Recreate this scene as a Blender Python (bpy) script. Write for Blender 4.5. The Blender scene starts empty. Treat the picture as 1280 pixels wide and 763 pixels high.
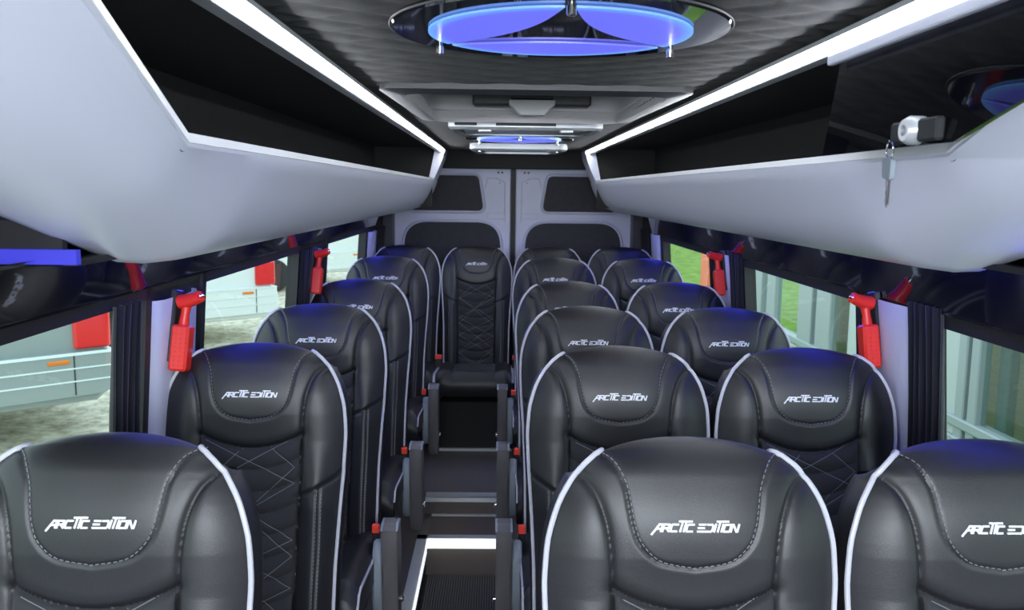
import bpy, math, random
import numpy as np
from mathutils import Vector, Matrix
random.seed(4)
S = bpy.context.scene
COL = S.collection
PI = math.pi

# ------------------------------------------------------------------ camera
def make_camera():
    cd = bpy.data.cameras.new('camera'); cam = bpy.data.objects.new('camera', cd)
    COL.objects.link(cam)
    f = 1068.0
    cd.sensor_fit = 'HORIZONTAL'; cd.sensor_width = 36.0; cd.lens = f * 36 / 1280
    cd.clip_start = .05; cd.clip_end = 300
    cd.dof.use_dof = True; cd.dof.focus_distance = 1.9; cd.dof.aperture_fstop = 9.0
    pitch = math.atan(143 / f); yaw = math.atan(17 / f * math.cos(pitch)); roll = math.radians(.7)
    m = Matrix.Rotation(-yaw, 4, 'Z') @ Matrix.Rotation(PI / 2 - pitch, 4, 'X') @ Matrix.Rotation(roll, 4, 'Z')
    cam.matrix_world = Matrix.Translation((-.09, 0, 1.55)) @ m
    S.camera = cam
make_camera()

# ------------------------------------------------------------------ world, light, exposure
S.view_settings.view_transform = 'Standard'; S.view_settings.look = 'None'
S.view_settings.exposure = 0.72; S.view_settings.gamma = 1.0; S.view_settings.use_curve_mapping = False
def make_world():
    w = bpy.data.worlds.new('overcast_sky'); S.world = w; w.use_nodes = True
    nt = w.node_tree; bg = nt.nodes['Background']
    tc = nt.nodes.new('ShaderNodeTexCoord'); sp = nt.nodes.new('ShaderNodeSeparateXYZ')
    cr = nt.nodes.new('ShaderNodeValToRGB')
    nt.links.new(tc.outputs['Generated'], sp.inputs[0]); nt.links.new(sp.outputs['Z'], cr.inputs[0])
    cr.color_ramp.elements[0].position = 0; cr.color_ramp.elements[0].color = (.82, .94, .96, 1)
    cr.color_ramp.elements[1].position = 1; cr.color_ramp.elements[1].color = (.66, .79, 1, 1)
    nt.links.new(cr.outputs[0], bg.inputs['Color']); bg.inputs['Strength'].default_value = 1.75
make_world()
def area(name, loc, rot, sx, sy, power, color):
    l = bpy.data.lights.new(name, 'AREA'); l.shape = 'RECTANGLE'; l.size = sx; l.size_y = sy
    l.energy = power; l.color = color
    o = bpy.data.objects.new(name, l); o.location = loc; o.rotation_euler = rot; COL.objects.link(o)
    return o
# daylight that comes in through the big windscreen behind the photographer
area('windscreen_daylight', (0, -1.25, 1.72), (math.radians(78), 0, 0), 1.7, .6, 66, (.84, .91, 1))

# ------------------------------------------------------------------ materials
MATS = {}
def mat(name, color, rough=.5, metal=0., spec=.5, bump=0., bscale=200., var=0., vscale=8., emit=None, estr=0., coat=0., sheen=0., stretch=None):
    m = bpy.data.materials.new(name); m.use_nodes = True; nt = m.node_tree
    b = nt.nodes['Principled BSDF']
    b.inputs['Base Color'].default_value = (*color, 1); b.inputs['Roughness'].default_value = rough
    b.inputs['Metallic'].default_value = metal; b.inputs['Specular IOR Level'].default_value = spec
    b.inputs['Coat Weight'].default_value = coat; b.inputs['Coat Roughness'].default_value = .05
    b.inputs['Sheen Weight'].default_value = sheen
    if emit: b.inputs['Emission Color'].default_value = (*emit, 1); b.inputs['Emission Strength'].default_value = estr
    tc = nt.nodes.new('ShaderNodeTexCoord'); mp = nt.nodes.new('ShaderNodeMapping')
    nt.links.new(tc.outputs['Object'], mp.inputs[0])
    if stretch: mp.inputs['Scale'].default_value = stretch
    if var > 0:
        n = nt.nodes.new('ShaderNodeTexNoise'); n.inputs['Scale'].default_value = vscale; n.inputs['Detail'].default_value = 5
        nt.links.new(mp.outputs[0], n.inputs['Vector'])
        mx = nt.nodes.new('ShaderNodeMix'); mx.data_type = 'RGBA'
        mx.inputs[6].default_value = (*[c * (1 - var) for c in color], 1)
        mx.inputs[7].default_value = (*[min(1, c * (1 + var)) for c in color], 1)
        nt.links.new(n.outputs['Fac'], mx.inputs[0]); nt.links.new(mx.outputs[2], b.inputs['Base Color'])
    if bump > 0:
        n2 = nt.nodes.new('ShaderNodeTexNoise'); n2.inputs['Scale'].default_value = bscale; n2.inputs['Detail'].default_value = 3
        nt.links.new(mp.outputs[0], n2.inputs['Vector'])
        bp = nt.nodes.new('ShaderNodeBump'); bp.inputs['Strength'].default_value = bump; bp.inputs['Distance'].default_value = .002
        nt.links.new(n2.outputs['Fac'], bp.inputs['Height']); nt.links.new(bp.outputs[0], b.inputs['Normal'])
    MATS[name] = m
    return m
LEATHER = mat('black_leather', (.0125, .0125, .0145), .43, spec=.55, bump=.14, bscale=650, var=.12)
QUILT = mat('quilted_microfibre', (.021, .021, .024), .72, spec=.35, bump=.35, bscale=600, sheen=.15, var=.15, vscale=40)
PIPE = mat('pale_grey_piping', (.50, .50, .56), .35, spec=.5)
THREAD = mat('grey_thread', (.20, .20, .22), .6)
EMB = mat('white_embroidery', (.80, .81, .85), .6)
RED = mat('red_plastic', (.80, .03, .02), .35)
BLACKP = mat('black_plastic', (.015, .015, .017), .4, bump=.1)
GREYP = mat('slate_grey_plastic', (.24, .28, .33), .5, bump=.15, bscale=700)
DARKP = mat('charcoal_plastic', (.12, .112, .118), .45, bump=.15, bscale=700)
CHROME = mat('chrome', (.8, .8, .8), .12, metal=1)
STEEL = mat('painted_steel', (.05, .05, .055), .35, spec=.6)
WHITEP = mat('white_satin_moulding', (.80, .82, .96), .36, spec=.5, bump=.04, bscale=900)
LIPM = mat('white_edge_trim', (.82, .84, .88), .3)
PILLAR = mat('light_grey_lining', (.56, .57, .65), .6, bump=.15, bscale=500)
GLOSS = mat('gloss_black', (.006, .006, .008), .045, spec=.6, coat=.3)
PANE = mat('black_acrylic', (.004, .004, .006), .02, spec=.5)
CEIL = mat('black_quilted_lining', (.028, .027, .028), .7, spec=.2, bump=.4, bscale=500, sheen=.1)
CARPET = mat('black_carpet', (.045, .045, .046), .9, spec=.15, bump=.8, bscale=500, var=.4, vscale=300)
CARPETB = mat('brown_black_carpet', (.18, .15, .14), .9, spec=.15, bump=.9, bscale=400, var=.4, vscale=260)
VINYL = mat('dark_vinyl_floor', (.15, .14, .135), .5, spec=.35, bump=.3, bscale=300, var=.35, vscale=200)
ALU = mat('aluminium_trim', (.72, .75, .77), .35, metal=.3, bump=.05)
ALUW = mat('glowing_step_edge', (.92, .93, .94), .4, spec=.8, emit=(.9, .96, 1), estr=.6)  # emission added to the step trim so it glows and brightens the aisle
DOORW = mat('white_door_paint', (.60, .61, .80), .42, spec=.5, var=.05)
CURT = mat('black_curtain_cloth', (.012, .012, .016), .85, spec=.2, bump=.4, bscale=700, sheen=.2)
RUBBER = mat('black_rubber', (.01, .01, .011), .55)
LED = mat('led_strip', (1, 1, 1), .5, emit=(.90, .94, 1), estr=18)
BLUELED = mat('blue_ambient_led', (.02, .03, .3), .5, emit=(.06, .07, 1), estr=17)
BLUEDIM = mat('dim_blue_led', (.03, .03, .3), .4, emit=(.05, .05, .75), estr=.33)
GREYLID = mat('hatch_grey_plastic', (.55, .54, .55), .45, bump=.1)
HATCHD = mat('hatch_dark_plastic', (.06, .06, .063), .4, bump=.1)
SILVERP = mat('silver_plastic', (.55, .57, .60), .3, metal=.35)
DISC = mat('smoked_mirror', (.01, .01, .014), .03, spec=1.0, coat=.4)
def petal_material():
    # back-lit acrylic: cyan-blue light, stronger towards the rim where the diodes sit
    m = mat('blue_lit_acrylic', (.12, .14, .5), .25, emit=(.13, .17, 1), estr=.62)
    nt = m.node_tree; b = nt.nodes['Principled BSDF']
    tc = nt.nodes.new('ShaderNodeTexCoord'); ln = nt.nodes.new('ShaderNodeVectorMath'); ln.operation = 'LENGTH'
    cr = nt.nodes.new('ShaderNodeValToRGB')
    nt.links.new(tc.outputs['Object'], ln.inputs[0]); nt.links.new(ln.outputs['Value'], cr.inputs[0])
    e = cr.color_ramp.elements
    e[0].position = .180; e[0].color = (.13, .14, .85, 1); e[1].position = .207; e[1].color = (.13, .45, 1, 1)
    nt.links.new(cr.outputs[0], b.inputs['Emission Color'])
    return m
PETAL = petal_material()
def glass_material(name, tint, rmix):
    m = bpy.data.materials.new(name); m.use_nodes = True; nt = m.node_tree; nt.nodes.clear()
    out = nt.nodes.new('ShaderNodeOutputMaterial'); mx = nt.nodes.new('ShaderNodeMixShader')
    t = nt.nodes.new('ShaderNodeBsdfTransparent'); g = nt.nodes.new('ShaderNodeBsdfGlossy')
    lw = nt.nodes.new('ShaderNodeLayerWeight'); lw.inputs['Blend'].default_value = .5
    pw = nt.nodes.new('ShaderNodeMath'); pw.operation = 'POWER'; pw.inputs[1].default_value = 4.5
    fr = nt.nodes.new('ShaderNodeMath'); fr.operation = 'MULTIPLY_ADD'; fr.inputs[1].default_value = rmix; fr.inputs[2].default_value = .03
    nt.links.new(lw.outputs['Facing'], pw.inputs[0]); nt.links.new(pw.outputs[0], fr.inputs[0])
    t.inputs['Color'].default_value = (*tint, 1); g.inputs['Roughness'].default_value = .02
    nt.links.new(fr.outputs[0], mx.inputs[0]); nt.links.new(t.outputs[0], mx.inputs[1]); nt.links.new(g.outputs[0], mx.inputs[2])
    nt.links.new(mx.outputs[0], out.inputs['Surface'])
    return m
GLASS = glass_material('tinted_window_glass', (.78, .87, .83), .45)
BGLASS = glass_material('house_window_glass', (.75, .85, .82), .8)

# ------------------------------------------------------------------ mesh helpers
class MB:
    def __init__(s): s.v = []; s.f = []; s.m = []
    def add(s, vs, fs, mi=0):
        o = len(s.v); s.v += [tuple(map(float, p)) for p in vs]
        s.f += [tuple(i + o for i in f) for f in fs]; s.m += [mi] * len(fs)
    def box(s, x0, x1, y0, y1, z0, z1, mi=0, bev=0.):
        if bev > 0:
            # chamfered box: rounded outline in each axis by 24 verts
            b = bev; vs = []; 
            for sx in (0, 1):
                for sy in (0, 1):
                    for sz in (0, 1):
                        X = (x0, x1)[sx]; Y = (y0, y1)[sy]; Z = (z0, z1)[sz]
                        dx = (b, -b)[sx]; dy = (b, -b)[sy]; dz = (b, -b)[sz]
                        vs += [(X, Y + dy, Z + dz), (X + dx, Y, Z + dz), (X + dx, Y + dy, Z)]
            def I(a, c, d, k): return (a * 4 + c * 2 + d) * 3 + k
            fs = []
            for a in (0, 1):
                fs.append((I(a,0,0,0), I(a,1,0,0), I(a,1,1,0), I(a,0,1,0)))
                fs.append((I(0,a,0,1), I(1,a,0,1), I(1,a,1,1), I(0,a,1,1)))
                fs.append((I(0,0,a,2), I(1,0,a,2), I(1,1,a,2), I(0,1,a,2)))
                for c in (0, 1):
                    fs.append((I(a,c,0,0), I(a,c,1,0), I(a,c,1,1), I(a,c,0,1)))
                    fs.append((I(a,0,c,0), I(a,1,c,0), I(a,1,c,2), I(a,0,c,2)))
                    fs.append((I(0,a,c,1), I(1,a,c,1), I(1,a,c,2), I(0,a,c,2)))
                    for d in (0, 1): fs.append((I(a,c,d,0), I(a,c,d,1), I(a,c,d,2)))
            s.add(vs, fs, mi); return
        vs = [(x, y, z) for x in (x0, x1) for y in (y0, y1) for z in (z0, z1)]
        s.add(vs, [(0,1,3,2),(4,6,7,5),(0,4,5,1),(2,3,7,6),(0,2,6,4),(1,5,7,3)], mi)
    def tube(s, pts, r, n=8, closed=False, mi=0, cap=True):
        P = [Vector(p) for p in pts]; N = len(P)
        if not hasattr(r, '__len__'): r = [r] * N
        rings = []; up = None
        for i in range(N):
            a = P[(i - 1) % N] if (closed or i > 0) else P[i]; b = P[(i + 1) % N] if (closed or i < N - 1) else P[i]
            t = (b - a); t = t.normalized() if t.length > 1e-9 else Vector((0, 0, 1))
            if up is None:
                up = Vector((0, 0, 1)) if abs(t.z) < .9 else Vector((1, 0, 0))
            up = (up - t * up.dot(t)); up = up.normalized() if up.length > 1e-6 else t.orthogonal().normalized()
            sd = t.cross(up)
            rings.append([P[i] + (up * math.cos(2*PI*k/n) + sd * math.sin(2*PI*k/n)) * r[i] for k in range(n)])
        vs = [p for R in rings for p in R]; fs = []
        M = N if closed else N - 1
        for i in range(M):
            j = (i + 1) % N
            for k in range(n):
                fs.append((i*n+k, i*n+(k+1) % n, j*n+(k+1) % n, j*n+k))
        if not closed and cap: fs.append(tuple(range(n-1, -1, -1))); fs.append(tuple((N-1)*n+k for k in range(n)))
        s.add(vs, fs, mi)
    def prism(s, poly, axis, a, b, mi=0, bev=0.):
        # poly in the plane perpendicular to axis (order: the two other axes, xyz order), extruded from a to b
        def P(u, w, c):
            return {'x': (c, u, w), 'y': (u, c, w), 'z': (u, w, c)}[axis]
        n = len(poly)
        if bev > 0:
            cx = sum(p[0] for p in poly)/n; cy = sum(p[1] for p in poly)/n
            def sh(p):
                d = math.hypot(p[0]-cx, p[1]-cy) or 1; k = max(0, 1 - bev/d); return (cx+(p[0]-cx)*k, cy+(p[1]-cy)*k)
            q = [sh(p) for p in poly]; sg = 1 if b > a else -1
            lay = [(q, a), (poly, a+sg*bev), (poly, b-sg*bev), (q, b)]
        else: lay = [(poly, a), (poly, b)]
        vs = [P(u, w, c) for pl, c in lay for u, w in pl]; L = len(lay)
        fs = [tuple(range(n)), tuple((L-1)*n+k for k in range(n-1, -1, -1))]
        for l in range(L-1):
            for k in range(n): fs.append((l*n+k, l*n+(k+1) % n, (l+1)*n+(k+1) % n, (l+1)*n+k))
        s.add(vs, fs, mi)
    def lathe(s, prof, c, axis='z', n=24, mi=0):
        vs = []; N = len(prof)
        for r, h in prof:
            for k in range(n):
                a = 2*PI*k/n; u, w = r*math.cos(a), r*math.sin(a)
                vs.append({'z': (c[0]+u, c[1]+w, c[2]+h), 'y': (c[0]+u, c[1]+h, c[2]+w), 'x': (c[0]+h, c[1]+u, c[2]+w)}[axis])
        fs = [(i*n+k, i*n+(k+1) % n, (i+1)*n+(k+1) % n, (i+1)*n+k) for i in range(N-1) for k in range(n)]
        fs += [tuple(range(n)), tuple((N-1)*n+k for k in range(n))]
        s.add(vs, fs, mi)
    def grid(s, P, closed=False, mi=0):
        # P: rows x cols array of points
        R, C_ = len(P), len(P[0]); vs = [p for r in P for p in r]
        fs = [(i*C_+j, i*C_+(j+1) % C_, (i+1)*C_+(j+1) % C_, (i+1)*C_+j) for i in range(R-1) for j in range(C_ if closed else C_-1)]
        s.add(vs, fs, mi)
    def mesh(s, name, mats, smooth=False, angle=None):
        me = bpy.data.meshes.new(name); me.from_pydata(s.v, [], s.f)
        for m in (mats if isinstance(mats, (list, tuple)) else [mats]): me.materials.append(m)
        if any(s.m): me.polygons.foreach_set('material_index', s.m)
        me.validate()
        import bmesh
        bm = bmesh.new(); bm.from_mesh(me); bmesh.ops.recalc_face_normals(bm, faces=bm.faces)
        if smooth:
            lim = math.radians(angle or 40)
            for f in bm.faces: f.smooth = True
            for e in bm.edges:
                if len(e.link_faces) == 2 and e.calc_face_angle(0) > lim: e.smooth = False
        bm.to_mesh(me); bm.free(); me.update()
        return me
def obj(name, me, parent=None, loc=None):
    o = bpy.data.objects.new(name, me); COL.objects.link(o)
    if parent: o.parent = parent
    if loc: o.location = loc
    return o
def part(name, mb, m, parent=None, smooth=False, angle=None, loc=None):
    return obj(name, mb.mesh(name, m, smooth, angle), parent, loc)
def tag(o, label=None, cat=None, group=None, kind=None):
    if label: o['label'] = label
    if cat: o['category'] = cat
    if group: o['group'] = group
    if kind: o['kind'] = kind
    return o
def thing(name, label, cat, loc=(0, 0, 0), group=None, rot=None):
    o = obj(name, None, None, loc)
    if rot: o.rotation_euler = rot
    return tag(o, label, cat, group)
def structure(name, mb, m, label=None, **k):
    o = part(name, mb, m, **k); o['kind'] = 'structure'
    if label: o['label'] = label
    return o
def struct_empty(name, label, loc=(0, 0, 0)):
    o = obj(name, None, None, loc); o['kind'] = 'structure'; o['label'] = label
    return o
def lerp(a, b, t): return a + (b - a) * t
def interp(x, xs, ys): return np.interp(x, xs, ys)
def smooth_curve(pts, n=8):
    # Catmull-Rom through 2D/3D points
    P = [np.array(p, float) for p in pts]; P = [2*P[0]-P[1]] + P + [2*P[-1]-P[-2]]; out = []
    for i in range(1, len(P)-2):
        for k in range(n):
            t = k/n; a, b, c, d = P[i-1], P[i], P[i+1], P[i+2]
            out.append(.5*((2*b)+(-a+c)*t+(2*a-5*b+4*c-d)*t*t+(-a+3*b-3*c+d)*t**3))
    out.append(P[-2]); return out
def round_poly(pts, radii, n=7):
    out = []; N = len(pts)
    for i in range(N):
        p = np.array(pts[i], float); a = np.array(pts[i-1], float); b = np.array(pts[(i+1) % N], float)
        r = radii[i] if hasattr(radii, '__len__') else radii
        ua = (a-p)/np.linalg.norm(a-p); ub = (b-p)/np.linalg.norm(b-p)
        ang = math.acos(max(-1, min(1, float(ua@ub)))); d = min(r/math.tan(ang/2), .49*np.linalg.norm(a-p), .49*np.linalg.norm(b-p))
        A = p+ua*d; B = p+ub*d
        for k in range(n+1):
            t = k/n; q = (1-t)**2*A+2*t*(1-t)*p+t*t*B; out.append((float(q[0]), float(q[1])))
    return out

# ================================================================== STRUCTURE OF THE VAN
Y0, Y1 = -1.0, 5.75           # cab opening, rear doors
# ---- floor: main level z=0, rear platform z=.09, stair well z=-.17
RIBM = mat('ribbed_mat_pile', (.12, .12, .12), .9, spec=.2)
BUTTON = mat('bright_red_button', (.95, .07, .04), .35)
def build_floor():
    f = struct_empty('floor', 'dark grey van floor with a stepped aisle and a sunken entrance well')
    m = MB()
    wx0, wx1, wy1 = -.40, -.02, 3.60
    m.box(-.88, wx0, Y0, 3.95, -.06, 0); m.box(wx1, .88, Y0, 3.95, -.06, 0); m.box(wx0, wx1, wy1, 3.95, -.06, 0)
    part('side_floor', m, VINYL, f)
    m = MB(); m.box(-.88, .88, 3.95, Y1, -.06, .09); part('rear_platform', m, VINYL, f)
    m = MB(); m.box(wx0, wx1, 3.932, 3.949, .002, .075); part('step_riser', m, CARPETB, f)
    m = MB(); m.box(wx0, wx1, 3.603, 3.93, .0005, .004); part('aisle_carpet', m, CARPETB, f)
    m = MB(); m.box(wx0, wx1, Y0, wy1+.02, -.17, -.14); m.box(wx0-.012, wx0, Y0, wy1, -.16, -.06); m.box(wx1, wx1+.012, Y0, wy1, -.16, -.06)
    part('well_bottom', m, CARPET, f)
    m = MB(); m.box(wx0, wx1, wy1-.008, wy1+.012, -.14, -.006); part('well_riser', m, CARPETB, f)
    m = MB()
    x = wx0+.012
    while x < wx1-.01:
        m.box(x, x+.006, 2.0, wy1-.012, -.140, -.130); x += .0105
    tag(part('ribbed_mat', m, RIBM, f), 'ribbed black entrance mat', kind='stuff')
    m = MB(); m.box(wx0, wx1, wy1-.05, wy1+.045, .0, .008, 0, .002); part('glowing_edge', m, ALUW, f)
    m = MB(); m.box(wx0-.045, wx0+.002, Y0, wy1+.09, .0, .006); m.box(wx0-.045, wx1, wy1+.045, wy1+.09, 0, .006); part('edge_profile', m, ALU, f)
    m = MB(); m.box(wx0+.002, wx0+.008, Y0, wy1-.05, -.02, .010); part('glowing_edge', m, ALUW, f)
    m = MB(); m.box(wx0, wx1, 3.91, 3.93, .004, .012, 0, .002); part('floor_joint_strip', m, ALU, f)
    m = MB(); m.box(-.43, wx1+.01, 3.922, 3.99, .090, .097, 0, .002); m.box(-.43, wx1+.01, 3.922, 3.932, .072, .097); part('step_edge', m, ALU, f)
    m = MB(); m.box(-.43, wx1+.01, 4.665, 4.69, .09, .106, 0, .003); part('plinth_strip', m, ALU, f)
    m = MB(); m.box(-.415, -.02, 4.69, 5.25, .09, .37, 0, .004); part('bench_plinth', m, CARPET, f)
build_floor()

# ---- ceiling with quilted relief, a hole for the roof hatch
HX, HY0, HY1 = .335, 2.20, 3.08
def build_ceiling():
    c = struct_empty('ceiling', 'low black quilted van ceiling')
    xs = np.linspace(-.47, .47, 95); ys = np.linspace(Y0, 5.62, 560)
    X, Y = np.meshgrid(xs, ys); a, b = .15, .11
    u = X/a; v = Y/b
    d1 = np.abs(((u+v) % 1)-.5); d2 = np.abs(((u-v) % 1)-.5)   # .5 on the seam lines
    g = np.minimum(.5-d1, .5-d2)*min(a, b)
    Z = 1.812 - .005*np.clip(g/.030, 0, 1)**.6
    m = MB(); vs = np.stack([X, Y, Z], -1).reshape(-1, 3); n = len(xs); fs = []
    for i in range(len(ys)-1):
        ym = (ys[i]+ys[i+1])/2
        for j in range(n-1):
            xm = (xs[j]+xs[j+1])/2
            if abs(xm) < HX and HY0 < ym < HY1: continue
            fs.append((i*n+j, i*n+j+1, (i+1)*n+j+1, (i+1)*n+j))
    m.add(vs.tolist(), fs)
    part('quilted_lining', m, CEIL, c, smooth=True, angle=80)
    m = MB(); m.box(-.90, .90, Y0, HY0-.06, 1.99, 2.03); m.box(-.90, .90, HY1+.06, Y1+.05, 1.99, 2.03)
    m.box(-.90, -HX-.06, HY0-.06, HY1+.06, 1.99, 2.03); m.box(HX+.06, .90, HY0-.06, HY1+.06, 1.99, 2.03)
    m.box(-.90, -.46, Y0, Y1, 1.815, 1.83); m.box(.46, .90, Y0, Y1, 1.815, 1.83)
    part('roof_skin', m, BLACKP, c)
    m = MB(); m.box(-.86, .86, 5.60, 5.70, 1.69, 1.83, 0, .006); part('rear_header', m, CARPET, c)
build_ceiling()

m = MB(); m.box(-.90, .90, -1.12, -1.02, -.10, 1.16, 0, .02); structure('trim_3', m, BLACKP, 'unseen dark dashboard bulkhead added to block low light from the front')  # dashboard block behind the camera, added to cut low light on the seats
# ---- side walls, with window openings
WIN = [(.15, 1.86), (2.19, 3.27), (3.78, 4.92)]
ZS, ZH = .98, 1.285
ZHS = {-1: 1.318, 1: 1.285}
def wall(side):
    s = -1 if side == 'left' else 1; ZH = ZHS[s]
    w = struct_empty('wall_'+side, side+' wall of the van with light grey lining between the windows')
    def slab(m, y0, y1, zs, inset=0., th=.03):
        # zs list of (a, z) of the inner face
        for (a0, z0), (a1, z1) in zip(zs[:-1], zs[1:]):
            m.add([(s*(a0-inset), y0, z0), (s*(a0-inset), y1, z0), (s*(a1-inset), y1, z1), (s*(a1-inset), y0, z1),
                   (s*(a0+th), y0, z0), (s*(a0+th), y1, z0), (s*(a1+th), y1, z1), (s*(a1+th), y0, z1)],
                  [(0,1,2,3),(4,5,6,7),(0,1,5,4),(2,3,7,6),(0,3,7,4),(1,2,6,5)])
    low = [(.885, -.06), (.885, .55), (.88, ZS)]
    hi = [(.855, ZH), (.85, 1.45), (.86, 1.82)]
    mid = [(.88, ZS), (.855, ZH)]
    m = MB(); slab(m, Y0, Y1, low, th=.04); part('lower_lining', m, PILLAR, w)
    m = MB(); slab(m, Y0, Y1, hi, th=.03); part('upper_lining', m, CARPET, w)
    for i, (y0, y1) in enumerate([(1.86, 2.19), (3.27, 3.78), (4.92, Y1)]):
        m = MB(); slab(m, y0, y1, mid, th=.03); part('pillar_core', m, RUBBER, w)
    for (y0, y1) in [(1.865, 2.13), (3.43, 3.62), (5.02, 5.24)]:
        # rounded light grey pillar cover
        m = MB(); P = []
        for a, z in [(.888, .40), (.886, .9), (.874, 1.10), (.861, 1.30)]:
            row = []
            for yy, dd in [(y0, 0), (y0+.008, .018), (y0+.03, .028), (y0+(y1-y0)*.5, .034), (y1-.03, .028), (y1-.008, .018), (y1, 0)]:
                row.append((s*(a-dd), yy, z))
            P.append(row)
        m.grid(P); part('pillar_cover', m, PILLAR, w, smooth=True, angle=60)
    return w
wall('left'); wall('right')
def window(n, s, y0, y1, edge_label):
    w = struct_empty('window_%d' % n, edge_label)
    ZH = ZHS[s]
    # tilted local plane: a = .872 at ZS, .847 at ZH
    def P(a_off, y, z):
        a = lerp(.880, .855, (z-ZS)/(ZH-ZS)); return (s*(a+a_off), y, z)
    m = MB()
    for (ya, yb, za, zb) in [(y0-.005, y0+.025, ZS-.03, ZH+.03), (y1-.025, y1+.005, ZS-.03, ZH+.03), (y0, y1, ZS-.03, ZS+.012), (y0, y1, ZH-.012, ZH+.03)]:
        q = [P(-.008, ya, za), P(-.008, yb, za), P(-.008, yb, zb), P(-.008, ya, zb), P(.035, ya, za), P(.035, yb, za), P(.035, yb, zb), P(.035, ya, zb)]
        m.add(q, [(0,1,2,3),(4,5,6,7),(0,1,5,4),(2,3,7,6),(0,3,7,4),(1,2,6,5)])
    part('window_frame', m, RUBBER, w)
    m = MB(); q = [P(.020, y0+.02, ZS), P(.020, y1-.02, ZS), P(.020, y1-.02, ZH), P(.020, y0+.02, ZH)]
    q += [P(.024, y0+.03, ZS), P(.024, y1-.03, ZS), P(.024, y1-.03, ZH), P(.024, y0+.03, ZH)]
    m.add(q, [(0,1,2,3),(4,5,6,7)][:1]); part('pane', m, GLASS, w)
for i, (a, b) in enumerate(WIN):
    nm = ['nearest', 'second', 'rearmost'][i]
    window(i+1, -1, a, b, nm+' side window on the left, silver and white vans outside')
    window(i+4, 1, a, b, nm+' side window on the right, glazed porch and lawn outside')

# ---- curtains beside the windows
def curtain(s, y0, y1, label, zt=1.315):
    n = max(8, int((y1-y0)/.004)); P = []
    for z, a in [(.62, .862), (.9, .860), (1.1, .850), (1.25, .840), (zt, .834)]:
        row = []
        for k in range(n+1):
            y = lerp(y0, y1, k/n); ph = (k/n)*(y1-y0)/.027*2*PI
            amp = .008*(1+.25*math.sin(z*7+k*.3))
            row.append((s*(a+amp*math.sin(ph+.4*math.sin(z*5))), y+.004*math.sin(z*6), z))
        P.append(row)
    back = [[(x+s*.004, y, z) for x, y, z in r] for r in P]
    m = MB(); m.grid(P); m.grid(back)
    tag(part('curtain', m, CURT, None, smooth=True, angle=80), label, 'curtain', 'black pleated window curtains')
for s, sd in ((-1, 'left'), (1, 'right')):
    curtain(s, 1.66 if s < 0 else 1.755, 1.775 if s < 0 else 1.885, 'black pleated curtain beside the nearest %s window' % sd)
    curtain(s, 3.26, 3.41, 'black pleated curtain at the far end of the second %s window' % sd)
    curtain(s, 5.26, 5.56, 'black curtain in the rear %s corner by the back door' % sd)

# ---- glossy black valance above the windows
def valance(s, label):
    dz = .030 if s < 0 else 0
    prof = [(.775, 1.440), (.800, 1.428), (.806, 1.420), (.838, 1.312), (.838, 1.304), (.848, 1.300), (.853, 1.31)]
    m = MB(); P = [[(s*a, y, z+dz*min(1, (1.438-z)/.1)) for a, z in prof] for y in np.linspace(.1, 5.2, 40)]
    m.grid(P); tag(part('window_valance', m, GLOSS, None, smooth=True, angle=60), label, 'valance', 'glossy black strips above the windows')
valance(-1, 'glossy black valance strip above the left windows')
valance(1, 'glossy black valance strip above the right windows')

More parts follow.
